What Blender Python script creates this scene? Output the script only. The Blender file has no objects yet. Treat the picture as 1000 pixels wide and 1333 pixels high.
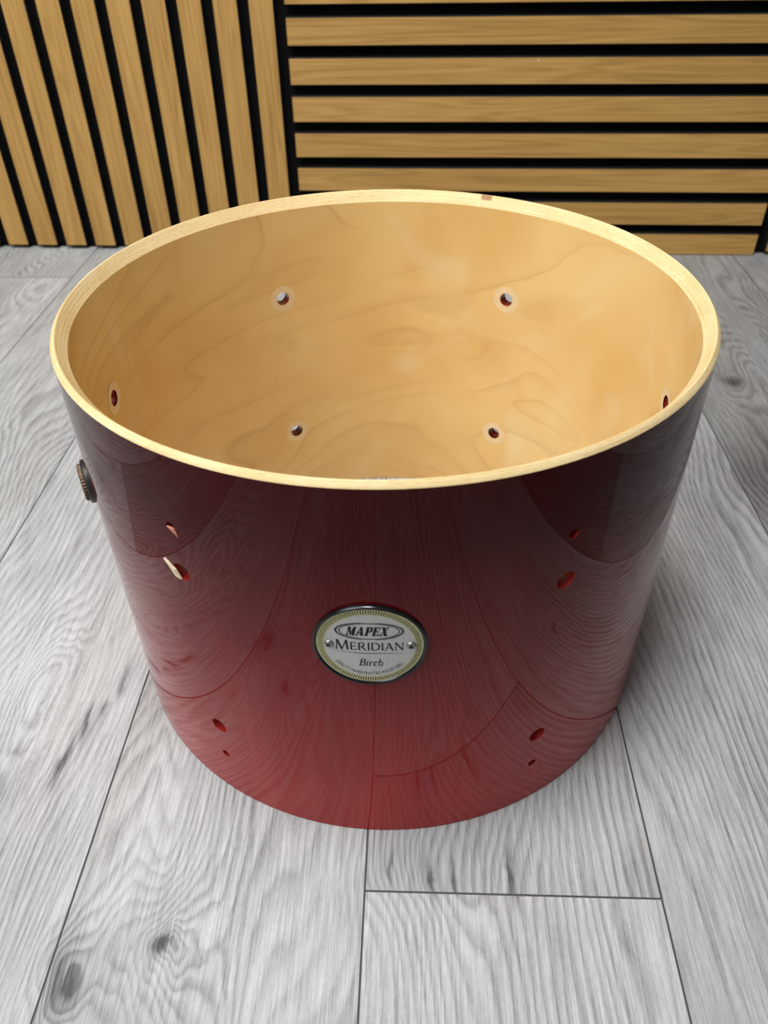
import bpy, bmesh, math, random
from mathutils import Vector, Matrix, geometry
random.seed(7)
S = bpy.context.scene
C = S.collection
R = 0.1625                     # outer radius of the drum shell in metres; most numbers below are in units of R
H = 1.424 * R                  # height at which the lacquer ends under the bearing edge

# ------------------------------------------------------------------ camera
cam = bpy.data.cameras.new('camera'); cam_o = bpy.data.objects.new('camera', cam); C.objects.link(cam_o)
cam.sensor_fit = 'HORIZONTAL'; cam.sensor_width = 36.0; cam.lens = 1019.77 / 1000 * 36.0
right = Vector((0.99986786, -0.0065619, -0.01487314)); up = Vector((0.0156578, 0.63471706, 0.77258597))
fwd = Vector((-0.00437061, 0.77271676, -0.63473593))
cam_o.matrix_world = Matrix(((right.x, up.x, -fwd.x, 0.0), (right.y, up.y, -fwd.y, -2.332355 * R),
                             (right.z, up.z, -fwd.z, 2.455916 * R), (0, 0, 0, 1)))
cam.clip_start = 0.01
cam.dof.use_dof = True; cam.dof.focus_distance = 0.40; cam.dof.aperture_fstop = 18.0
S.camera = cam_o

# ------------------------------------------------------------------ light
S.view_settings.view_transform = 'Standard'; S.view_settings.look = 'None'
S.view_settings.gamma = 1.0; S.view_settings.use_curve_mapping = False
S.view_settings.exposure = 0.0
w = bpy.data.worlds.new('room_light'); S.world = w; w.use_nodes = True
w.node_tree.nodes['Background'].inputs[0].default_value = (0.95, 0.97, 1.0, 1)
w.node_tree.nodes['Background'].inputs[1].default_value = 0.17

def area(name, loc, target, sx, sy, power, col=(1, 1, 1)):
    l = bpy.data.lights.new(name, 'AREA'); l.shape = 'RECTANGLE'; l.size = sx; l.size_y = sy; l.energy = power; l.color = col
    o = bpy.data.objects.new(name, l); C.objects.link(o); o.location = loc
    o.rotation_euler = (Vector(target) - Vector(loc)).to_track_quat('-Z', 'Y').to_euler()
    return o
area('window_light', (-1.15, -0.72, 1.75), (0.0, 0.10, 0.1), 1.4, 1.4, 37.0, (0.985, 0.995, 1.0))
def spot(name, loc, target, power, angle, blend, size, col):
    l = bpy.data.lights.new(name, 'SPOT'); l.energy = power; l.spot_size = angle; l.spot_blend = blend; l.shadow_soft_size = size; l.color = col
    o = bpy.data.objects.new(name, l); C.objects.link(o); o.location = loc
    o.rotation_euler = (Vector(target) - Vector(loc)).to_track_quat('-Z', 'Y').to_euler()
spot('added_spot_light', (-0.15, -0.16, 1.9), (-0.10, 0.42, 0.0), 100.0, math.radians(50), 0.22, 0.22, (1.0, 0.995, 0.985))  # unseen spot added overhead; its cone edge leaves the floor behind the camera dark

# ------------------------------------------------------------------ helpers
def tag(o, label=None, cat=None, kind=None, group=None):
    if label: o['label'] = label
    if cat: o['category'] = cat
    if kind: o['kind'] = kind
    if group: o['group'] = group
    return o

def empty(name, loc=(0, 0, 0)):
    o = bpy.data.objects.new(name, None); o.empty_display_size = 0.05; C.objects.link(o); o.location = loc
    return o

def mesh_obj(name, verts, faces, mats, parent=None, smooth=False, uvs=None, midx=None, normals=None):
    me = bpy.data.meshes.new(name); me.from_pydata([tuple(v) for v in verts], [], faces)
    for m in (mats if isinstance(mats, (list, tuple)) else [mats]): me.materials.append(m)
    if midx: me.polygons.foreach_set('material_index', midx)
    if smooth: me.polygons.foreach_set('use_smooth', [True] * len(me.polygons))
    if uvs is not None:
        ul = me.uv_layers.new(name='uv')
        for lp in me.loops: ul.data[lp.index].uv = uvs[lp.vertex_index]
    me.update()
    if normals is not None: me.normals_split_custom_set_from_vertices([tuple(n) for n in normals])
    o = bpy.data.objects.new(name, me); C.objects.link(o)
    if parent: o.parent = parent
    return o

class G:                                                  # a small wrapper for building node materials
    def __init__(self, name):
        self.m = bpy.data.materials.new(name); self.m.use_nodes = True
        self.t = self.m.node_tree; self.b = self.t.nodes['Principled BSDF']
    def n(self, typ, ins=None, **kw):
        nd = self.t.nodes.new(typ)
        for k, v in kw.items(): setattr(nd, k, v)
        for k, v in (ins or {}).items(): self.put(nd.inputs[k], v)
        return nd
    def put(self, sock, v):
        if isinstance(v, bpy.types.NodeSocket): self.t.links.new(v, sock)
        elif isinstance(v, bpy.types.Node): self.t.links.new(v.outputs[0], sock)
        else: sock.default_value = v
    def math(self, op, a, b=0.0, c=0.0, clamp=False):
        nd = self.n('ShaderNodeMath', {0: a, 1: b, 2: c}, operation=op); nd.use_clamp = clamp
        return nd.outputs[0]
    def vmul(self, v, s): return self.n('ShaderNodeVectorMath', {0: v, 1: s}, operation='MULTIPLY').outputs[0]
    def vadd(self, v, s): return self.n('ShaderNodeVectorMath', {0: v, 1: s}, operation='ADD').outputs[0]
    def noise(self, v, scale, detail=2.0, rough=0.5, dist=0.0):
        return self.n('ShaderNodeTexNoise', {'Vector': v, 'Scale': scale, 'Detail': detail, 'Roughness': rough, 'Distortion': dist}).outputs[0]
    def ramp(self, f, stops, interp='LINEAR'):
        nd = self.n('ShaderNodeValToRGB', {0: f}); cr = nd.color_ramp; cr.interpolation = interp
        while len(cr.elements) < len(stops): cr.elements.new(0.5)
        for e, (p, c) in zip(cr.elements, stops):
            e.position = p; e.color = (c, c, c, 1) if isinstance(c, (int, float)) else (*c, 1)
        return nd.outputs[0]
    def mix(self, f, a, b, mode='MIX'):
        nd = self.n('ShaderNodeMix', data_type='RGBA', blend_type=mode)
        for i, v in ((0, f), (6, a), (7, b)):
            if isinstance(v, tuple) and len(v) == 3: v = (*v, 1)
            self.put(nd.inputs[i], v)
        return nd.outputs[2]
    def sep(self, v):
        nd = self.n('ShaderNodeSeparateXYZ', {0: v}); return nd.outputs
    def comb(self, x, y, z=0.0): return self.n('ShaderNodeCombineXYZ', {0: x, 1: y, 2: z}).outputs[0]
    def bump(self, h, strength, dist=0.001):
        self.put(self.b.inputs['Normal'], self.n('ShaderNodeBump', {'Height': h, 'Strength': strength, 'Distance': dist}).outputs[0])
    def set(self, **kw):
        names = dict(col='Base Color', rough='Roughness', metal='Metallic', coat='Coat Weight', coat_rough='Coat Roughness', ior='IOR', spec='Specular IOR Level', coat_ior='Coat IOR')
        for k, v in kw.items():
            if isinstance(v, tuple) and len(v) == 3: v = (*v, 1)
            self.put(self.b.inputs[names[k]], v)
        return self.m

def plain(name, col, rough=0.5, metal=0.0, **kw):
    g = G(name)
    co = g.n('ShaderNodeTexCoord').outputs['Object']
    f = g.noise(co, 140.0, 3.0)
    lo = tuple(c * 0.88 for c in col); hi = tuple(min(1, c * 1.10) for c in col)
    return g.set(col=g.mix(f, lo, hi), rough=rough, metal=metal, **kw)

# ------------------------------------------------------------------ materials
def contour(g, f, k, width):
    """thin lines where a smooth field crosses multiples of 1/k: the figure of flat-sawn wood"""
    fr = g.math('FRACT', g.math('MULTIPLY', f, k))
    d = g.math('ABSOLUTE', g.math('SUBTRACT', fr, 0.5))
    return g.math('SUBTRACT', 1.0, g.math('DIVIDE', d, width, clamp=True), clamp=True)

# knots and splits printed in the vinyl planks: x', y, half width, half length (units of R), lift of the grain field, darkness
KNOTS = [(-0.63, -1.38, 0.16, 0.20, 0.30, 0.0), (-0.64, -1.375, 0.018, 0.03, 0.0, 0.75), (-0.62, -1.38, 0.045, 0.06, 0.10, 0.18),
         (-0.89, -1.45, 0.085, 0.11, 0.16, 0.26), (-0.885, -1.465, 0.05, 0.04, 0.0, 0.28), (-1.36, -0.42, 0.13, 0.36, 0.34, 0.0), (-1.11, -0.64, 0.035, 0.05, 0.0, 0.22),
         (-1.06, -0.57, 0.016, 0.05, 0.0, 0.45), (-1.12, -0.60, 0.012, 0.05, 0.0, 0.45), (-1.15, -0.76, 0.014, 0.09, 0.0, 0.5),
         (-1.03, -0.40, 0.012, 0.08, 0.0, 0.45), (2.05, 1.95, 0.06, 0.07, 0.15, 0.55), (2.02, 1.95, 0.22, 0.5, 0.25, 0.0),
         (1.88, 0.97, 0.16, 0.30, 0.10, 0.35), (2.08, 1.25, 0.14, 0.30, 0.12, 0.22), (2.10, 2.9, 0.25, 0.7, 0.25, 0.0), (0.16, -1.16, 0.010, 0.05, 0.0, 0.6),
         (0.24, -1.13, 0.008, 0.06, 0.0, 0.35), (0.42, -1.14, 0.011, 0.08, 0.0, 0.6), (0.03, -1.14, 0.008, 0.05, 0.0, 0.4),
         (0.10, -1.10, 0.22, 0.16, 0.12, 0.16), (1.25, -1.09, 0.02, 0.03, 0.05, 0.5), (-2.25, 0.3, 0.14, 0.30, 0.2, 0.2)]

def floor_material():
    g = G('grey_oak_vinyl')
    uv = g.n('ShaderNodeUVMap', uv_map='uv').outputs[0]              # across, along in metres, shifted per plank
    pos = g.n('ShaderNodeUVMap', uv_map='place').outputs[0]          # the same place unshifted, in units of R
    tone = g.n('ShaderNodeAttribute', attribute_name='tone').outputs['Fac']
    px, py, _ = g.sep(pos)
    wx = g.noise(g.vmul(pos, (9.0, 5.0, 1.0)), 1.0, 3.0, 0.6); wy = g.noise(g.vadd(g.vmul(pos, (8.0, 3.0, 1.0)), (9.0, 2.0, 5.0)), 1.0, 2.0)
    px = g.math('MULTIPLY_ADD', g.math('SUBTRACT', wx, 0.5), 0.07, px); py = g.math('MULTIPLY_ADD', g.math('SUBTRACT', wy, 0.5), 0.22, py)
    lift = None; dark = None
    for x, y, a, b, l, d in KNOTS:
        dx = g.math('DIVIDE', g.math('SUBTRACT', px, x), a); dy = g.math('DIVIDE', g.math('SUBTRACT', py, y), b)
        r2 = g.math('ADD', g.math('MULTIPLY', dx, dx), g.math('MULTIPLY', dy, dy))
        e = g.math('POWER', 2.718, g.math('MULTIPLY', r2, -1.0))
        if l: lift = g.math('MULTIPLY_ADD', e, l, lift if lift is not None else 0.0)
        if d: dark = g.math('MULTIPLY_ADD', e, d, dark if dark is not None else 0.0)
    ux_, uy_, _ = g.sep(uv)
    warp = g.noise(g.vmul(uv, (6.5, 1.5, 1.0)), 1.0, 2.0, 0.5, 0.4)
    wob = g.noise(g.vmul(uv, (45.0, 9.0, 1.0)), 1.0, 3.0)
    phase = g.math('MULTIPLY', ux_, 170.0)                            # growth lines run along the plank ...
    phase = g.math('MULTIPLY_ADD', warp, 42.0, phase)                 # ... and bend into arches
    phase = g.math('MULTIPLY_ADD', lift, 22.0, phase)                 # ... and close round the knots
    phase = g.math('MULTIPLY_ADD', wob, 2.4, phase)
    rings = g.ramp(g.math('FRACT', phase), [(0.0, 1.0), (0.25, 0.55), (0.55, 0.0), (0.80, 0.08), (1.0, 1.0)])
    strength = g.ramp(g.noise(g.vmul(uv, (8.0, 1.6, 1.0)), 1.3, 2.0), [(0.32, 0.30), (0.60, 1.0)])
    streak = g.noise(g.vmul(uv, (260.0, 6.0, 1.0)), 1.0, 3.0, 0.65)
    pore = g.noise(g.vmul(uv, (1000.0, 32.0, 1.0)), 1.0, 2.0, 0.6)
    grit = g.noise(g.vmul(uv, (900.0, 260.0, 1.0)), 1.0, 2.0, 0.6)
    cloud = g.noise(g.vmul(uv, (15.0, 5.0, 1.0)), 1.0, 4.0, 0.6, 0.6)
    tick = g.ramp(g.noise(g.vmul(uv, (240.0, 14.0, 1.0)), 1.0, 1.0, 0.5), [(0.70, 0.0), (0.78, 1.0)])
    v = g.math('MULTIPLY_ADD', g.math('MULTIPLY', rings, strength), -0.27, 0.68)
    v = g.math('MULTIPLY_ADD', g.math('SUBTRACT', streak, 0.5), 0.42, v)
    v = g.math('MULTIPLY_ADD', g.math('SUBTRACT', pore, 0.5), 0.70, v)
    v = g.math('MULTIPLY_ADD', g.math('SUBTRACT', grit, 0.5), 0.26, v)
    v = g.math('MULTIPLY_ADD', g.math('SUBTRACT', cloud, 0.5), 0.50, v)
    v = g.math('SUBTRACT', v, g.math('MULTIPLY', tick, 0.12))
    rough_dark = g.math('MULTIPLY', dark, g.math('MULTIPLY_ADD', g.math('ADD', grit, streak), 1.6, -0.55))
    v = g.math('SUBTRACT', v, g.math('MULTIPLY', rough_dark, 0.9), clamp=True)
    col = g.ramp(v, [(0.0, (0.075, 0.075, 0.08)), (0.28, (0.20, 0.20, 0.202)), (0.55, (0.365, 0.37, 0.37)), (0.92, (0.60, 0.612, 0.612))])
    warm = g.noise(g.vmul(uv, (10.0, 2.2, 1.0)), 1.0, 1.0)
    col = g.mix(g.ramp(warm, [(0.52, 0.0), (0.74, 0.5)]), col, (1.0, 0.95, 0.89), 'MULTIPLY')
    tn = g.n('ShaderNodeCombineColor', {0: tone, 1: tone, 2: tone}).outputs[0]
    col = g.mix(1.0, col, tn, 'MULTIPLY')
    g.bump(g.math('ADD', streak, pore), 0.12, 0.0006)
    return g.set(col=col, rough=g.math('MULTIPLY_ADD', pore, 0.2, 0.38), spec=0.35)

def oak_material():
    g = G('oak_veneer')
    co = g.n('ShaderNodeTexCoord').outputs['Object']
    rnd = g.n('ShaderNodeObjectInfo').outputs['Random']
    off = g.comb(g.math('MULTIPLY', rnd, 37.0), g.math('MULTIPLY', rnd, 11.0), g.math('MULTIPLY', rnd, 23.0))
    p = g.vadd(co, off)
    slow = g.noise(g.vmul(p, (1.7, 40.0, 40.0)), 1.0, 2.0, 0.5, 0.25)
    lines = contour(g, slow, 12.0, 0.40)
    streak = g.noise(g.vmul(p, (8.0, 640.0, 640.0)), 1.0, 3.0, 0.65)
    cloud = g.noise(g.vmul(p, (3.0, 16.0, 16.0)), 1.0, 2.0)
    v = g.math('MULTIPLY_ADD', lines, -0.20, 0.65)
    v = g.math('MULTIPLY_ADD', g.math('SUBTRACT', streak, 0.5), 0.75, v)
    v = g.math('MULTIPLY_ADD', g.math('SUBTRACT', cloud, 0.5), 0.35, v, clamp=True)
    col = g.ramp(v, [(0.1, (0.19, 0.092, 0.025)), (0.5, (0.41, 0.228, 0.062)), (0.9, (0.57, 0.342, 0.108))])
    return g.set(col=col, rough=0.55, spec=0.3)

def birch_material():
    g = G('birch_inner_veneer')
    uv = g.n('ShaderNodeUVMap', uv_map='uv').outputs[0]
    p = g.vmul(uv, (3.4, 8.0, 1.0))
    f1 = g.noise(p, 1.0, 2.4, 0.42, 0.7)
    fine = g.noise(g.vmul(uv, (60.0, 90.0, 1.0)), 1.0, 3.0)
    f1 = g.math('MULTIPLY_ADD', fine, 0.014, f1)
    fr = g.math('FRACT', g.math('MULTIPLY', f1, 12.0))                # one soft side, one crisp side
    lines = g.ramp(fr, [(0.0, 0.9), (0.06, 0.35), (0.40, 0.0), (0.90, 0.0), (1.0, 0.9)])
    sel = g.ramp(g.noise(g.vmul(uv, (9.0, 12.0, 1.0)), 1.0, 1.0), [(0.40, 0.15), (0.62, 1.0)])
    blot = g.noise(g.vmul(uv, (10.0, 11.0, 1.0)), 1.0, 3.0, 0.5, 0.4)
    pale = g.ramp(g.noise(g.vadd(g.vmul(uv, (15.0, 11.0, 1.0)), (4.0, 7.0, 0)), 1.0, 2.5, 0.5, 0.8), [(0.54, 0.0), (0.72, 1.0)])
    col = g.mix(g.ramp(blot, [(0.3, 0.0), (0.7, 1.0)]), (0.81, 0.515, 0.18), (0.91, 0.665, 0.285))
    col = g.mix(g.math('MULTIPLY', pale, 0.55), col, (0.92, 0.74, 0.43))
    col = g.mix(g.math('MULTIPLY', g.math('MULTIPLY', lines, sel), 0.46), col, (0.58, 0.32, 0.10))
    return g.set(col=col, rough=0.38, spec=0.35)

def edge_material():
    g = G('bare_birch_plies')
    uv = g.n('ShaderNodeUVMap', uv_map='uv').outputs[0]               # round the rim, across the rim (metres)
    u, v, _ = g.sep(uv)
    plies = g.noise(g.vmul(uv, (14.0, 1500.0, 1.0)), 1.0, 2.0, 0.6)
    spk = g.noise(g.vmul(uv, (260.0, 900.0, 1.0)), 1.0, 3.0, 0.65)
    blot = g.noise(g.vmul(uv, (25.0, 60.0, 1.0)), 1.0, 2.0)
    t = g.math('MULTIPLY_ADD', g.math('SUBTRACT', plies, 0.5), 0.7, 0.55)
    t = g.math('MULTIPLY_ADD', g.math('SUBTRACT', spk, 0.5), 0.5, t)
    t = g.math('MULTIPLY_ADD', g.math('SUBTRACT', blot, 0.5), 0.5, t, clamp=True)
    col = g.ramp(t, [(0.10, (0.46, 0.27, 0.09)), (0.40, (0.74, 0.53, 0.24)), (0.75, (0.90, 0.73, 0.42))])
    # a small brown scuff on the far side of the rim
    du = g.math('ABSOLUTE', g.math('SUBTRACT', u, 2.7018 * R)); dv = g.math('ABSOLUTE', g.math('SUBTRACT', v, 0.0052))
    m = g.math('MULTIPLY', g.ramp(g.math('DIVIDE', du, 0.008), [(0.40, 1.0), (0.5, 0.0)]), g.ramp(g.math('DIVIDE', dv, 0.004), [(0.36, 1.0), (0.48, 0.0)]))
    col = g.mix(g.math('MULTIPLY', m, 0.8), col, (0.33, 0.13, 0.06))
    g.bump(g.math('ADD', plies, spk), 0.35, 0.0006)
    return g.set(col=col, rough=0.6, spec=0.3)

def lacquer_material():
    g = G('cherry_lacquer')
    uv = g.n('ShaderNodeUVMap', uv_map='uv').outputs[0]
    _, v, _ = g.sep(uv)
    streak = g.noise(g.vmul(uv, (260.0, 5.0, 1.0)), 1.0, 3.0, 0.6)
    slow = g.noise(g.vmul(uv, (22.0, 3.5, 1.0)), 1.0, 2.0, 0.5, 0.5)
    t = g.math('MULTIPLY_ADD', g.math('SUBTRACT', streak, 0.5), 0.55, slow, clamp=True)
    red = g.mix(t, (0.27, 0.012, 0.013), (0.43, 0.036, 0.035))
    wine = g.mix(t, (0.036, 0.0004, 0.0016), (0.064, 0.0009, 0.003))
    fade = g.ramp(g.math('DIVIDE', v, H), [(0.10, 0.0), (0.88, 1.0)])     # cherry near the bottom, darkening to wine towards the top
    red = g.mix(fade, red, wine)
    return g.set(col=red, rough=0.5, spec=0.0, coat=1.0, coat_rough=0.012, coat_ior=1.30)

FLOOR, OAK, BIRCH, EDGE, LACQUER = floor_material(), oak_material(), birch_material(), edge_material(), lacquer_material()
SEAM = plain('dark_seam', (0.06, 0.06, 0.062), 0.7)
FELT = plain('black_felt', (0.004, 0.004, 0.0045), 0.95, spec=0.1)
CORE = plain('black_slat_core', (0.010, 0.0095, 0.009), 0.7, spec=0.2)
PLASTER = plain('dark_wall_paint', (0.02, 0.02, 0.021), 0.8)
HOLE = plain('red_stained_ply', (0.30, 0.018, 0.014), 0.35, coat=0.6, coat_rough=0.1)
HOLE_IN = plain('stained_ply_hole', (0.30, 0.06, 0.04), 0.5)
WASHER = plain('pale_washer_print', (0.89, 0.68, 0.39), 0.5)
SPLINTER = plain('pale_splintered_wood', (0.85, 0.72, 0.50), 0.6)
BEZEL = plain('dark_chrome', (0.045, 0.047, 0.05), 0.22, 0.9)
SILVER = None
def silver_material():
    g = G('brushed_silver')
    co = g.n('ShaderNodeTexCoord').outputs['Object']
    f = g.noise(g.vmul(co, (1800.0, 60.0, 60.0)), 1.0, 2.0)
    return g.set(col=g.mix(f, (0.46, 0.455, 0.44), (0.62, 0.615, 0.60)), rough=0.55, metal=0.2)
SILVER = silver_material()
YELLOW = plain('pale_yellow_print', (0.70, 0.66, 0.34), 0.5)
INK = plain('black_print', (0.006, 0.006, 0.006), 0.6, spec=0.2)
TICK = plain('olive_print', (0.035, 0.032, 0.012), 0.5)
STEEL = plain('rivet_steel', (0.32, 0.315, 0.31), 0.40, 0.9)
SOCKET = plain('dark_socket', (0.02, 0.02, 0.02), 0.6)
BRONZE = plain('aged_bronze', (0.20, 0.135, 0.085), 0.5, 0.5)
BLACKPL = plain('black_plate', (0.02, 0.019, 0.018), 0.4)

# ------------------------------------------------------------------ floor (planks printed on one sheet)
TH = math.atan(0.04)
ux = Vector((math.cos(TH), -math.sin(TH), 0)); uy = Vector((math.sin(TH), math.cos(TH), 0))
def build_floor():
    seams = [-7.9, -7.0, -6.1, -5.2, -4.32, -3.45, -2.60, -1.81, -0.946, -0.041, 0.872, 1.775, 2.66, 3.56, 4.45, 5.34, 6.24, 7.1, 8.0]
    joints = {5: [3.53], 6: [-0.33], 7: [-3.4, 4.2], 8: [3.1], 9: [-1.20], 10: [-4.1, 3.3], 11: [-0.82], 12: [2.0]}
    tones = {(6, 1): 0.96, (7, 1): 1.03, (5, 1): 0.93, (5, 0): 1.0, (6, 0): 0.62, (9, 1): 0.92, (9, 0): 1.04, (10, 1): 0.95, (11, 1): 0.64, (11, 0): 0.42, (8, 0): 0.97, (12, 1): 0.70, (12, 0): 0.75}
    verts, faces, midx, uva, uvb, tone = [], [], [], [], [], []
    y0, y1 = -9.0, 4.6
    def quad(xa, xb, ya, yb, z, mi, t, off):
        k = len(verts)
        for x, y in ((xa, ya), (xb, ya), (xb, yb), (xa, yb)):
            p = ux * (x * R) + uy * (y * R); verts.append((p.x, p.y, z))
            uva.append(((x * R) + off[0], (y * R) + off[1])); uvb.append((x, y)); tone.append(t)
        faces.append((k, k + 1, k + 2, k + 3)); midx.append(mi)
    quad(seams[0], seams[-1], y0, y1, -0.0004, 1, 1.0, (0, 0))
    g = 0.0032
    rr = random.Random(11)
    for i in range(len(seams) - 1):
        js = sorted(joints.get(i, [rr.uniform(-6, -3), rr.uniform(0.5, 3.5)]))
        ys = [y0] + js + [y1]
        for k in range(len(ys) - 1):
            t = tones.get((i, k), rr.uniform(0.8, 1.02))
            quad(seams[i] + g, seams[i + 1] - g, ys[k] + g, ys[k + 1] - g, 0.0, 0, t, (rr.uniform(0, 30), rr.uniform(0, 30)))
    o = mesh_obj('floor', verts, faces, [FLOOR, SEAM], midx=midx)
    me = o.data
    for nm, arr in (('uv', uva), ('place', uvb)):
        ul = me.uv_layers.new(name=nm)
        for lp in me.loops: ul.data[lp.index].uv = arr[lp.vertex_index]
    at = me.attributes.new('tone', 'FLOAT', 'POINT'); at.data.foreach_set('value', tone)
    tag(o, kind='structure')
build_floor()

# ------------------------------------------------------------------ back wall and its slatted panels
YAW = 0.070; WD = 4.039 * R
wn = Vector((math.sin(YAW), math.cos(YAW), 0)); wt = Vector((math.cos(YAW), -math.sin(YAW), 0))
WM = Matrix(((wt.x, wn.x, 0, wn.x * WD), (wt.y, wn.y, 0, wn.y * WD), (0, 0, 1, 0), (0, 0, 0, 1)))   # local x along the wall, y into it, origin at slat faces
def wbox(name, x0, x1, y0, y1, z0, z1, mat, parent=None):
    v = [(x, y, z) for x in (x0, x1) for y in (y0, y1) for z in (z0, z1)]
    f = [(0, 1, 3, 2), (4, 6, 7, 5), (0, 4, 5, 1), (2, 3, 7, 6), (0, 2, 6, 4), (1, 5, 7, 3)]
    return mesh_obj(name, v, f, mat, parent)
SLAT_D = 0.0105; FELT_D = 0.009
wall = wbox('wall_back', -8.2 * R, 8.2 * R, SLAT_D + FELT_D + 0.001, SLAT_D + FELT_D + 0.08, -0.001, 2.45, PLASTER)
wall.matrix_world = WM; tag(wall, kind='structure')

def slat_mesh(length, width):
    """a slat lying along local x, its front at y = 0: veneer face with eased edges over a black core"""
    a, e = width / 2, 0.0009
    prof = [(-a, SLAT_D), (-a, e), (-a + e, 0), (a - e, 0), (a, e), (a, SLAT_D)]
    v = [(0, y, z) for z, y in prof] + [(length, y, z) for z, y in prof]
    f = []; mi = []
    for i in range(5):
        f.append((i, i + 6, i + 7, i + 1)); mi.append(0 if i == 2 else 1)
    f += [(5, 11, 6, 0), tuple(range(6)), tuple(range(11, 5, -1))]; mi += [1, 1, 1]
    me = bpy.data.meshes.new('slat'); me.from_pydata(v, [], f); me.materials.append(OAK); me.materials.append(CORE)
    me.polygons.foreach_set('material_index', mi); me.update()
    return me

def panel(name_label, x0, x1, z0, z1, vertical, starts, first_trim=None):
    root = empty('slat_panel'); root.matrix_world = WM @ Matrix.Translation((x0, 0, 0))
    tag(root, name_label, 'wall panel', group='oak slat wall panels')
    wbox('felt_backing', 0, x1 - x0, SLAT_D, SLAT_D + FELT_D, z0, z1, FELT, root)
    return root
SW = 0.178 * R
# vertical slats on the left
pv = panel('oak slat wall panel with upright slats, left of the drum', -4.70 * R, -0.985 * R, 0.0, 2.4, True, None)
mv = slat_mesh(2.4 - 0.036 * R, SW)
for k in range(15):
    xr = (-1.021 - 0.2526 * k) * R + 4.70 * R
    s = bpy.data.objects.new('slat', mv); C.objects.link(s); s.parent = pv
    s.matrix_local = Matrix.Translation((xr - SW / 2, 0, 0.036 * R)) @ Matrix(((0, 0, -1, 0), (0, 1, 0, 0), (1, 0, 0, 0), (0, 0, 0, 1)))
# horizontal slats behind the drum
ph = panel('oak slat wall panel with level slats, behind the drum', -0.985 * R, 2.712 * R, 0.0, 3.74 * R, False, None)
mh = slat_mesh((2.700 + 0.942) * R, SW); mh0 = slat_mesh((2.700 + 0.942) * R, 0.172 * R)
for k in range(15):
    s = bpy.data.objects.new('slat', mh0 if k == 0 else mh); C.objects.link(s); s.parent = ph
    zc = (0.087 if k == 0 else -0.012 + 0.2495 * k + 0.089) * R
    s.matrix_local = Matrix.Translation((0.043 * R, 0, zc))
# a small pale nail head in one of the level slats
nv = [(0, -0.0006, 0)] + [(0.0013 * math.cos(2 * math.pi * i / 14), -0.0002, 0.0013 * math.sin(2 * math.pi * i / 14)) for i in range(14)]
nail = mesh_obj('nail_head', nv, [(0, 1 + i, 1 + (i + 1) % 14) for i in range(14)], plain('pale_nail', (0.62, 0.48, 0.30), 0.4), ph, True)
nail.location = ((0.838 + 0.985) * R, 0, 1.3885 * R); nail['label'] = 'tiny pale nail head'
# the edge of a third panel at the right
pr = panel('oak slat wall panel with upright slats, past the right end of the level slats', 2.712 * R, 5.2 * R, 0.0, 2.4, True, None)
for k in range(9):
    xl = (2.787 + 0.2526 * k) * R - 2.712 * R
    s = bpy.data.objects.new('slat', mv); C.objects.link(s); s.parent = pr
    s.matrix_local = Matrix.Translation((xl + SW / 2, 0, 0.036 * R)) @ Matrix(((0, 0, -1, 0), (0, 1, 0, 0), (1, 0, 0, 0), (0, 0, 0, 1)))

# ------------------------------------------------------------------ the drum shell
drum = empty('drum_shell', (0, 0, 0))
tag(drum, 'cherry red lacquered wooden drum shell without heads, standing on the grey plank floor', 'drum')
A0 = math.radians(-2.9)                                    # the badge faces this way; lugs sit 30 degrees either side
RI = 0.9575 * R
RIM = [(1.0, 0.0), (0.9985, 0.0035), (0.9890, 0.0142), (0.9868, 0.0159), (0.9838, 0.0145), (0.9575, -0.0240)]
BZ = 0.016                                                 # the lower bearing edge, the same cut upside down
def P(a, r, z): return Vector((r * math.sin(a), -r * math.cos(a), z))

LUGS = [A0 + math.radians(30 + 60 * k) for k in range(6)]
BIG_Z = [1.036 * R, 0.365 * R]; SMALL_Z = [1.193 * R, 0.211 * R]
BIG_R, SMALL_R = 0.0285 * R, 0.0150 * R

def pierced(name, rad, z0, z1, holes, mat, seam_a, inward, nz=14, taper=0.0):
    """a cylinder wall with real round holes: flat triangulation, then wrapped"""
    L = 2 * math.pi * rad; NU = 300
    us = [L * i / NU for i in range(NU + 1)]; zs = [z0 + (z1 - z0) * j / nz for j in range(nz + 1)]
    pts = []; cons = []
    hl = []
    for a, z, r in holes:
        u = ((a - seam_a) % (2 * math.pi)) * rad; hl.append((u, z, r))
    for u in us:
        for z in zs:
            if all((u - hu) ** 2 + (z - hz) ** 2 > (hr * 1.35) ** 2 for hu, hz, hr in hl): pts.append(Vector((u, z)))
    NH = 28
    for hu, hz, hr in hl:
        for ring, rr_ in ((0, hr), (1, hr * 1.2)):
            k = len(pts)
            for i in range(NH):
                t = 2 * math.pi * i / NH; pts.append(Vector((hu + rr_ * math.cos(t), hz + rr_ * math.sin(t))))
            if ring == 0: cons += [(k + i, k + (i + 1) % NH) for i in range(NH)]
    out = geometry.delaunay_2d_cdt(pts, cons, [], 0, 1e-7)
    vv, ff = out[0], out[2]
    faces = []
    for f in ff:
        cx = sum(vv[i].x for i in f) / len(f); cz = sum(vv[i].y for i in f) / len(f)
        if any((cx - hu) ** 2 + (cz - hz) ** 2 < (hr * 0.995) ** 2 for hu, hz, hr in hl): continue
        f = list(f)
        faces.append(f[::-1] if inward else f)
    verts, nor, uv = [], [], []
    for p in vv:
        a = seam_a + p.x / rad; verts.append(P(a, rad - taper * (z1 - p.y) / (z1 - z0), p.y)); n = P(a, 1, 0); nor.append(-n if inward else n); uv.append((p.x, p.y))
    return mesh_obj(name, verts, faces, mat, drum, True, uv, normals=nor)

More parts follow.
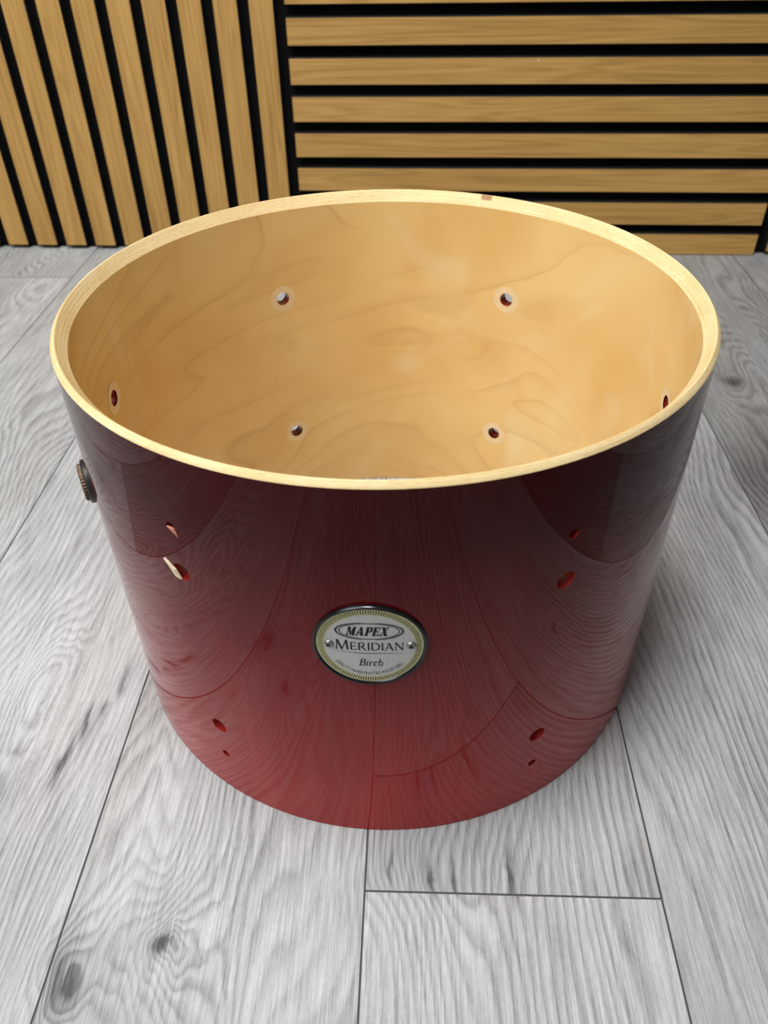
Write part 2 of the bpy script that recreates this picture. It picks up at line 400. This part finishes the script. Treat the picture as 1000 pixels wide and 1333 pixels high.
through = [(a, z, BIG_R) for a in LUGS for z in BIG_Z]
blind = [(a, z, SMALL_R) for a in LUGS for z in SMALL_Z]
ozl = 0.0035 * R
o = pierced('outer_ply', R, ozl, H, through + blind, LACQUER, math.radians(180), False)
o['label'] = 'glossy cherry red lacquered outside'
o = pierced('inner_ply', RI, 0.002 * R, H - 0.024 * R, through, BIRCH, math.radians(4), True, taper=0.017 * R)
o['label'] = 'honey coloured birch veneer lining'

def lathe(name, prof, mat, n=360, uv0=0.0):
    verts, faces, uv = [], [], []
    ln = [0.0]
    for (r1, z1), (r2, z2) in zip(prof, prof[1:]): ln.append(ln[-1] + math.hypot(r2 - r1, z2 - z1))
    for i in range(n + 1):
        a = 2 * math.pi * i / n
        for (r, z), l in zip(prof, ln): verts.append(P(a, r, z)); uv.append((a * R, l))
    m = len(prof)
    for i in range(n):
        for j in range(m - 1):
            faces.append((i * m + j, (i + 1) * m + j, (i + 1) * m + j + 1, i * m + j + 1))
    ob = mesh_obj(name, verts, faces, mat, drum, True, uv)
    ob.data.set_sharp_from_angle(angle=math.radians(24))
    return ob
top = lathe('bearing_edge', [(r * R, H + z * R) for r, z in RIM], EDGE)
top['label'] = 'bare pale wood rim cut to a ridge'
bot = lathe('bearing_edge', [(RI - 0.017 * R, 0.002 * R), (0.955 * R, 0.0), (0.989 * R, 0.0), (1.0 * R, ozl)], EDGE)
bot['label'] = 'lower rim resting on the floor'

def hole(name, a, z, r, depth, mat, through_):
    """the lining of a bored hole, from the outer face inwards"""
    n = 28; verts, faces = [], []
    steps = [0.0, 0.5, 1.0]
    for s in steps:
        rad = R - depth * s
        for i in range(n):
            t = 2 * math.pi * i / n; u = r * math.cos(t)
            # at the inner face the circle is measured on the inner cylinder, so it meets the pierced lining exactly
            verts.append(P(a + u / rad, rad, z + r * math.sin(t)))
    for k in range(len(steps) - 1):
        for i in range(n):
            j = (i + 1) % n; faces.append((k * n + i, k * n + j, (k + 1) * n + j, (k + 1) * n + i))
    if not through_: faces.append(tuple((len(steps) - 1) * n + i for i in range(n)))
    ob = mesh_obj(name, verts, faces, mat, drum, True)
    return ob
for a in LUGS:
    for z in BIG_Z: hole('lug_hole', a, z, BIG_R, R - RI, HOLE, True)
    for z in SMALL_Z: hole('screw_hole', a, z, SMALL_R, 0.030 * R, HOLE, False)

def ring_patch(name, a, z, r0, r1, rad, mat, parent, n=40, rings=3):
    verts, faces, nor = [], [], []
    for k in range(rings):
        rr_ = r0 + (r1 - r0) * k / (rings - 1)
        for i in range(n):
            t = 2 * math.pi * i / n; verts.append(P(a + rr_ * math.cos(t) / rad, rad, z + rr_ * math.sin(t)))
    for k in range(rings - 1):
        for i in range(n):
            j = (i + 1) % n; faces.append((k * n + i, (k + 1) * n + i, (k + 1) * n + j, k * n + j))
    return mesh_obj(name, verts, faces, mat, parent, True)
for a in LUGS:
    for z in BIG_Z:
        m_ = ring_patch('washer_mark', a, z, BIG_R * 1.01, BIG_R * 2.0, RI - 0.017 * R * (1 - (z - 0.002 * R) / (1.398 * R)) - 0.00012, WASHER, drum)
        m_['label'] = 'pale ring left by a washer round the hole'

# a splinter torn up beside the upper left hole
aL = LUGS[5]
def shell_pt(a, z, h): return P(a, R + h, z)
sp = [(aL - 0.055, BIG_Z[0] + 0.026 * R, 0.0009), (aL - 0.040, BIG_Z[0] + 0.018 * R, 0.0012), (aL - 0.020, BIG_Z[0] + 0.002 * R, 0.0013), (aL - 0.004, BIG_Z[0] - 0.026 * R, 0.0006), (aL - 0.026, BIG_Z[0] - 0.026 * R, 0.0004), (aL - 0.044, BIG_Z[0] + 0.000 * R, 0.0004)]
v = [shell_pt(*s) for s in sp] + [shell_pt(a, z, -0.0002) for a, z, h in sp]
n_ = len(sp)
f = [tuple(range(n_))] + [(i, n_ + i, n_ + (i + 1) % n_, (i + 1) % n_) for i in range(n_)]
spo = mesh_obj('wood_splinter', v, f, SPLINTER, drum); spo['label'] = 'pale splinter torn up beside a hole'
sp2 = [(aL - 0.012, SMALL_Z[0] - 0.002 * R, 0.0004), (aL + 0.010, SMALL_Z[0] - 0.001 * R, 0.0006), (aL + 0.018, SMALL_Z[0] - 0.012 * R, 0.0005), (aL + 0.022, SMALL_Z[0] - 0.028 * R, 0.0003), (aL + 0.012, SMALL_Z[0] - 0.018 * R, 0.0003)]
v = [shell_pt(*s) for s in sp2] + [shell_pt(a, z, -0.0004) for a, z, h in sp2]; n_ = len(sp2)
f = [tuple(range(n_))] + [(i, n_ + i, n_ + (i + 1) % n_, (i + 1) % n_) for i in range(n_)]
mesh_obj('wood_splinter', v, f, plain('torn_pink_ply', (0.62, 0.25, 0.16), 0.5), drum)

# ------------------------------------------------------------------ badge, bent round the shell
RB = 0.1475 * R; BZC = 0.922 * R
def B(u, v, h): return P(A0 + u * RB / R, R + h, BZC + v * RB)
FACE_H = 0.0011
def disc(name, r0, r1, prof_h, mat, parent, n=120, rings=8):
    verts, faces = [], []
    if r0 == 0:
        verts.append(B(0, 0, prof_h)); start = 1
    else: start = 0
    for k in range(rings):
        r = r0 + (r1 - r0) * ((k + 1) / rings if r0 == 0 else k / (rings - 1))
        for i in range(n):
            t = 2 * math.pi * i / n; verts.append(B(r * math.cos(t), r * math.sin(t), prof_h))
    if r0 == 0:
        for i in range(n): faces.append((0, 1 + i, 1 + (i + 1) % n))
    for k in range(rings - 1):
        for i in range(n):
            j = (i + 1) % n; b0 = start + k * n; b1 = b0 + n
            faces.append((b0 + i, b1 + i, b1 + j, b0 + j))
    return mesh_obj(name, verts, faces, mat, parent, True)
def bezel():
    prof = [(1.0, -0.0003), (1.005, 0.0008), (0.995, 0.0016), (0.975, 0.0021), (0.955, 0.0019), (0.940, 0.0014), (0.926, 0.0009)]
    n = 120; verts, faces = [], []
    for r, h in prof:
        for i in range(n):
            t = 2 * math.pi * i / n; verts.append(B(r * math.cos(t), r * math.sin(t), h))
    for k in range(len(prof) - 1):
        for i in range(n):
            j = (i + 1) % n; faces.append((k * n + i, k * n + j, (k + 1) * n + j, (k + 1) * n + i))
    return mesh_obj('badge', verts, faces, BEZEL, drum, True)
badge = bezel(); badge['label'] = 'round silver name badge with a dark rim'
disc('badge_face', 0, 0.80, FACE_H, SILVER, badge)
def border():
    verts, faces, mi = [], [], []
    n = 360
    for r in (0.795, 0.93):
        for i in range(n):
            t = 2 * math.pi * i / n; verts.append(B(r * math.cos(t), r * math.sin(t), FACE_H + 0.00005))
    for i in range(n):
        j = (i + 1) % n; faces.append((i, n + i, n + j, j)); mi.append(0)
    for k in range(124):
        t0 = 2 * math.pi * k / 124; dt = 0.0128
        b0 = len(verts)
        for t, r in ((t0 - dt, 0.805), (t0 - dt, 0.908), (t0 + dt, 0.908), (t0 + dt, 0.805)):
            verts.append(B(r * math.cos(t), r * math.sin(t), FACE_H + 0.00012))
        faces.append((b0, b0 + 1, b0 + 2, b0 + 3)); mi.append(1)
    return mesh_obj('badge_border', verts, faces, [YELLOW, TICK], badge, False, midx=mi)
bo = border(); bo['label'] = 'pale yellow border with dark ticks'
TXT_H = FACE_H + 0.00014

class Ink:                                               # flat printed strokes on the badge face
    def __init__(self): self.v = []; self.f = []; self.map = lambda x, y: (x, y)
    def poly(self, pts):
        k = len(self.v); self.v += [B(*self.map(x, y), TXT_H + 0.000002 * (k % 7)) for x, y in pts]; self.f.append(tuple(range(k, k + len(pts))))
    def line(self, x0, y0, x1, y1, w0, w1=None):
        w1 = w0 if w1 is None else w1
        d = math.hypot(x1 - x0, y1 - y0); nx, ny = -(y1 - y0) / d, (x1 - x0) / d
        self.poly([(x0 + nx * w0 / 2, y0 + ny * w0 / 2), (x0 - nx * w0 / 2, y0 - ny * w0 / 2), (x1 - nx * w1 / 2, y1 - ny * w1 / 2), (x1 + nx * w1 / 2, y1 + ny * w1 / 2)])
    def vbar(self, x, y0, y1, w): self.poly([(x - w / 2, y0), (x + w / 2, y0), (x + w / 2, y1), (x - w / 2, y1)])
    def hbar(self, x0, x1, y, w): self.poly([(x0, y - w / 2), (x1, y - w / 2), (x1, y + w / 2), (x0, y + w / 2)])
    def arc(self, cx, cy, rx, ry, t0, t1, w0, w1=None, n=14, side=None):
        """an arc whose width may swell to w1 half way"""
        w1 = w0 if w1 is None else w1; last = None
        for i in range(n + 1):
            s = i / n; t = math.radians(t0 + (t1 - t0) * s); w_ = w0 + (w1 - w0) * math.sin(math.pi * s)
            p = (cx + (rx - w_ / 2) * math.cos(t), cy + (ry - w_ / 2) * math.sin(t)); q = (cx + (rx + w_ / 2) * math.cos(t), cy + (ry + w_ / 2) * math.sin(t))
            if last: self.poly([last[0], last[1], q, p])
            last = (p, q)
    def done(self, name, mat, parent): return mesh_obj(name, self.v, self.f, mat, parent)

# roman capitals, unit height, thin and thick strokes with small serifs; each returns its advance
def rom(ink, ch, thick, thin, sf):
    def ser(x, y, wd=sf): ink.hbar(x - wd, x + wd, y + (thin * 0.5 if y < 0.5 else -thin * 0.5), thin)
    if ch == 'I':
        ink.vbar(0.12, 0, 1, thick); ser(0.12, 0); ser(0.12, 1); return 0.24
    if ch == 'M':
        ink.line(0.10, 0, 0.17, 1, thin); ink.line(0.17, 1, 0.52, 0.0, thick); ink.line(0.52, 0.0, 0.88, 1, thin); ink.line(0.88, 1, 0.97, 0, thick); ser(0.10, 0); ser(0.97, 0); ser(0.13, 1, sf * 0.7); ser(0.90, 1, sf * 0.7); return 1.08
    if ch == 'N':
        ink.vbar(0.12, 0, 1, thin); ink.line(0.12, 1, 0.78, 0, thick); ink.vbar(0.78, 0, 1, thin); ser(0.12, 0); ser(0.78, 1); ser(0.08, 1, sf * 0.7); return 0.90
    if ch == 'A':
        ink.line(0.08, 0, 0.42, 1, thin); ink.line(0.42, 1, 0.78, 0, thick); ink.hbar(0.20, 0.64, 0.34, thin); ser(0.08, 0); ser(0.78, 0); return 0.86
    if ch == 'E':
        ink.vbar(0.12, 0, 1, thick); ink.hbar(0.05, 0.56, 1 - thin / 2, thin); ink.hbar(0.12, 0.48, 0.52, thin); ink.hbar(0.05, 0.60, thin / 2, thin); ink.vbar(0.56, 0.82, 1, thin); ink.vbar(0.60, 0, 0.2, thin); ink.vbar(0.48, 0.42, 0.62, thin); return 0.68
    if ch == 'R':
        ink.vbar(0.12, 0, 1, thick); ink.hbar(0.05, 0.34, 1 - thin / 2, thin); ink.hbar(0.12, 0.34, 0.48, thin); ink.arc(0.34, 0.735, 0.25, 0.25, -90, 90, thin, thick); ink.line(0.34, 0.48, 0.74, 0.0, thick * 0.9); ser(0.12, 0); ink.hbar(0.70, 0.82, thin / 2, thin); return 0.82
    if ch == 'D':
        ink.vbar(0.12, 0, 1, thick); ink.hbar(0.05, 0.36, 1 - thin / 2, thin); ink.hbar(0.05, 0.36, thin / 2, thin); ink.arc(0.36, 0.5, 0.46, 0.475, -90, 90, thin, thick); return 0.90
    return 0.4

def word(chars, draw, x0, x1, gap):
    """spread letters from x0 to x1; draw(ink, ch, size) -> advance"""
    probe = Ink(); return sum(draw(probe, c) for c in chars) + gap * (len(chars) - 1)

# MERIDIAN: large first capital, small capitals after it
ink = Ink()
small = 0.195; big = 0.245; tot = 1.08 * big
tot += sum(rom(Ink(), c, .1, .05, .1) for c in 'ERIDIAN') * small
sx = (1.19 - 0.0) / (tot + 0.02 * 7); x = -0.600
for i, c in enumerate('MERIDIAN'):
    hgt = big if i == 0 else small
    ink.map = lambda X, Y, x=x, h_=hgt: (x + X * h_ * sx, -0.092 + Y * h_)
    adv = rom(ink, c, 0.145, 0.075, 0.10)
    x += (adv * hgt + 0.02) * sx
ink.map = lambda X, Y: (X, Y)
last = None                                             # the thin swoosh under the name
for i in range(25):
    s = i / 24; X = -0.59 + 1.19 * s; Y = -0.128 - 0.075 * math.sin(math.pi * 0.5 * s) * (1 - 0.35 * s) - 0.012 * math.sin(math.pi * 2 * s); wd = 0.003 + 0.010 * math.sin(math.pi * s)
    if last: ink.poly([last[0], last[1], (X, Y - wd / 2), (X, Y + wd / 2)])
    last = ((X, Y + wd / 2), (X, Y - wd / 2))
ink.done('lettering', INK, badge)['label'] = 'the word MERIDIAN over a thin flourish'

# MAPEX: heavy slanted slab capitals in a double oval
ink = Ink()
def slab(ink, ch):
    T, t, s = 0.30, 0.10, 0.07
    def ft(x0, x1, y): ink.hbar(x0, x1, y + (t / 2 if y < 0.5 else -t / 2), t)
    if ch == 'M':
        ink.vbar(0.14, 0, 1, 0.12); ink.poly([(0.06, 1), (0.36, 1), (0.60, 0.05), (0.46, 0.05)]); ink.poly([(0.46, 0.05), (0.60, 0.05), (0.86, 1), (0.74, 1)]); ink.vbar(0.88, 0, 1, T); ft(0, 0.30, 0); ft(0.66, 1.12, 0); ft(0.0, 0.3, 1); ft(0.8, 1.12, 1); return 1.16
    if ch == 'A':
        ink.line(0.10, 0, 0.46, 1, 0.12); ink.poly([(0.34, 1), (0.58, 1), (0.94, 0), (0.62, 0)]); ink.hbar(0.22, 0.72, 0.30, t); ft(-0.02, 0.28, 0); ft(0.54, 1.04, 0); return 1.04
    if ch == 'P':
        ink.vbar(0.22, 0, 1, T); ft(0, 0.46, 0); ft(0, 0.5, 1); ink.hbar(0.3, 0.5, 0.44, t); ink.arc(0.5, 0.70, 0.22, 0.25, -90, 90, 0.10, 0.28); return 0.86
    if ch == 'E':
        ink.vbar(0.22, 0, 1, T); ft(0, 0.80, 0); ft(0, 0.78, 1); ink.hbar(0.3, 0.62, 0.52, t); ink.vbar(0.74, 0.70, 1, 0.11); ink.vbar(0.76, 0, 0.30, 0.11); ink.vbar(0.58, 0.38, 0.66, 0.10); return 0.88
    if ch == 'X':
        ink.poly([(0.06, 1), (0.40, 1), (0.92, 0), (0.58, 0)]); ink.line(0.10, 0, 0.84, 1, 0.11); ft(-0.02, 0.30, 0); ft(0.48, 1.02, 0); ft(-0.02, 0.48, 1); ft(0.66, 0.98, 1); return 1.02
adv = sum(slab(Ink(), c) for c in 'MAPEX') + 0.06 * 4
hm = 0.215; sc = (0.765 - 0.05) / adv
x = -0.405
for c in 'MAPEX':
    ink.map = lambda X, Y, x=x: (x + X * sc + Y * 0.05, 0.283 + Y * hm)
    x += (slab(ink, c) + 0.06) * sc
ink.map = lambda X, Y: (X, Y)
ink.arc(0.0, 0.39, 0.515, 0.195, 0, 360, 0.016, n=80)
ink.arc(0.0, 0.39, 0.575, 0.215, 100, 260, 0.006, 0.030, n=50)
ink.arc(0.0, 0.39, 0.575, 0.215, -80, 80, 0.006, 0.030, n=50)
ink.done('lettering', INK, badge)['label'] = 'the word MAPEX in a double oval'

# Birch: slanted book letters
ink = Ink()
def ital(ink, ch):
    k, t = 0.14, 0.065
    if ch == 'B':
        ink.vbar(0.16, 0, 1, k); ink.hbar(0.05, 0.40, 0.97, t); ink.hbar(0.16, 0.40, 0.53, t); ink.hbar(0.05, 0.42, 0.03, t); ink.arc(0.38, 0.75, 0.18, 0.22, -90, 90, t, k); ink.arc(0.40, 0.28, 0.23, 0.25, -90, 90, t, k); return 0.74
    if ch == 'i':
        ink.vbar(0.12, 0, 0.62, k * 0.85); ink.hbar(0.03, 0.14, 0.60, t); ink.hbar(0.10, 0.22, 0.02, t); ink.arc(0.13, 0.86, 0.03, 0.03, 0, 360, 0.06, n=8); return 0.32
    if ch == 'r':
        ink.vbar(0.12, 0, 0.62, k * 0.85); ink.hbar(0.03, 0.14, 0.60, t); ink.arc(0.30, 0.40, 0.17, 0.20, 60, 170, t, t); ink.arc(0.38, 0.56, 0.03, 0.03, 0, 360, 0.06, n=8); return 0.46
    if ch == 'c':
        ink.arc(0.28, 0.31, 0.20, 0.29, 50, 310, t, k); ink.arc(0.40, 0.52, 0.03, 0.03, 0, 360, 0.06, n=8); return 0.50
    if ch == 'h':
        ink.vbar(0.12, 0, 1.0, k * 0.85); ink.hbar(0.03, 0.14, 0.98, t); ink.arc(0.30, 0.36, 0.19, 0.24, 0, 165, t, k * 0.7); ink.arc(0.26, 0.30, 0.23, 0.29, -75, 12, t, k); return 0.58
hb = 0.185; x = -0.205
tb = sum(ital(Ink(), c) for c in 'Birch'); sb = 0.425 / tb
for c in 'Birch':
    ink.map = lambda X, Y, x=x: (x + X * sb + Y * 0.035, -0.505 + Y * hb)
    x += ital(ink, c) * sb
ink.done('lettering', INK, badge)['label'] = 'the word Birch in slanted letters'

# the small line along the lower edge
def glyph_polys(ch, cache={}):
    if ch in cache: return cache[ch]
    cu = bpy.data.curves.new('glyph', 'FONT'); cu.body = ch; cu.resolution_u = 3
    ob = bpy.data.objects.new('glyph', cu); C.objects.link(ob)
    dg = bpy.context.evaluated_depsgraph_get(); ev = ob.evaluated_get(dg); me = ev.to_mesh()
    vs = [(v.co.x, v.co.y) for v in me.vertices]; fs = [tuple(p.vertices) for p in me.polygons]
    wd = (max(v[0] for v in vs) if vs else 0.3)
    ev.to_mesh_clear(); bpy.data.objects.remove(ob); bpy.data.curves.remove(cu)
    cache[ch] = (vs, fs, wd); return cache[ch]
line = 'QUALITY HANDCRAFTED WOOD SHELL'
ink = Ink(); size = 0.108
ws = [0.32 if c == ' ' else glyph_polys(c)[2] + 0.20 for c in line]
t0, t1 = math.radians(-146), math.radians(-35); rb_ = 0.745
scale_t = (t1 - t0) / sum(ws); t = t0
for c, wc in zip(line, ws):
    if c != ' ':
        vs, fs, wd = glyph_polys(c)
        k = len(ink.v)
        for X, Y in vs:
            tt = t + X * scale_t; rr_ = rb_ - Y * size
            ink.v.append(B(rr_ * math.cos(tt), rr_ * math.sin(tt), TXT_H))
        ink.f += [tuple(i + k for i in q) for q in fs]
    t += wc * scale_t
ink.done('lettering', INK, badge)['label'] = 'small arched line of capitals'

for u, v0 in ((-0.705, 0.03), (0.715, 0.03)):
    n = 28; prof = [(0.085, 0.0), (0.083, 0.0005), (0.066, 0.0010), (0.040, 0.0013), (0.032, 0.0012), (0.026, 0.0006), (0.0, 0.0006)]
    verts, faces, mi = [], [], []
    for r, h in prof[:-1]:
        for i in range(n):
            a_ = 2 * math.pi * i / n; verts.append(B(u + r * math.cos(a_), v0 + r * math.sin(a_), FACE_H + h))
    for k in range(len(prof) - 2):
        for i in range(n):
            j = (i + 1) % n; faces.append((k * n + i, k * n + j, (k + 1) * n + j, (k + 1) * n + i)); mi.append(1 if k >= 3 else 0)
    faces.append(tuple((len(prof) - 2) * n + i for i in range(n))); mi.append(1)
    mesh_obj('rivet', verts, faces, [STEEL, SOCKET], badge, True, midx=mi)

# ------------------------------------------------------------------ the ribbed vent at the left side
AV = math.radians(-67.0); ZV = 1.005 * R; RV = 0.070 * R
def V_(r, t, h): return P(AV + r * math.cos(t) / R, R + h, ZV + r * math.sin(t))
def vent_lathe(name, prof, mat, parent, n=72, rib=None, ribs=0):
    verts, faces = [], []
    for r, h in prof:
        for i in range(n):
            t = 2 * math.pi * i / n
            rr_ = r * (1 + (0.025 * (1 if (i * ribs // n) % 2 else 0) if rib and r > 0.5 * RV else 0)); verts.append(V_(rr_, t, h))
    for k in range(len(prof) - 1):
        for i in range(n):
            j = (i + 1) % n; faces.append((k * n + i, k * n + j, (k + 1) * n + j, (k + 1) * n + i))
    faces.append(tuple((len(prof) - 1) * n + i for i in range(n)))
    return mesh_obj(name, verts, faces, mat, parent, not rib)
vent = vent_lathe('side_vent', [(RV, -0.0004), (RV, 0.0012), (0.94 * RV, 0.0022), (0.5 * RV, 0.0024)], BLACKPL, drum)
vent['label'] = 'black round plate with a ribbed bronze cap'
cap = vent_lathe('ribbed_cap', [(0.80 * RV, 0.0016), (0.82 * RV, 0.0036), (0.74 * RV, 0.0042), (0.35 * RV, 0.0042)], BRONZE, vent, n=144, rib=True, ribs=72)
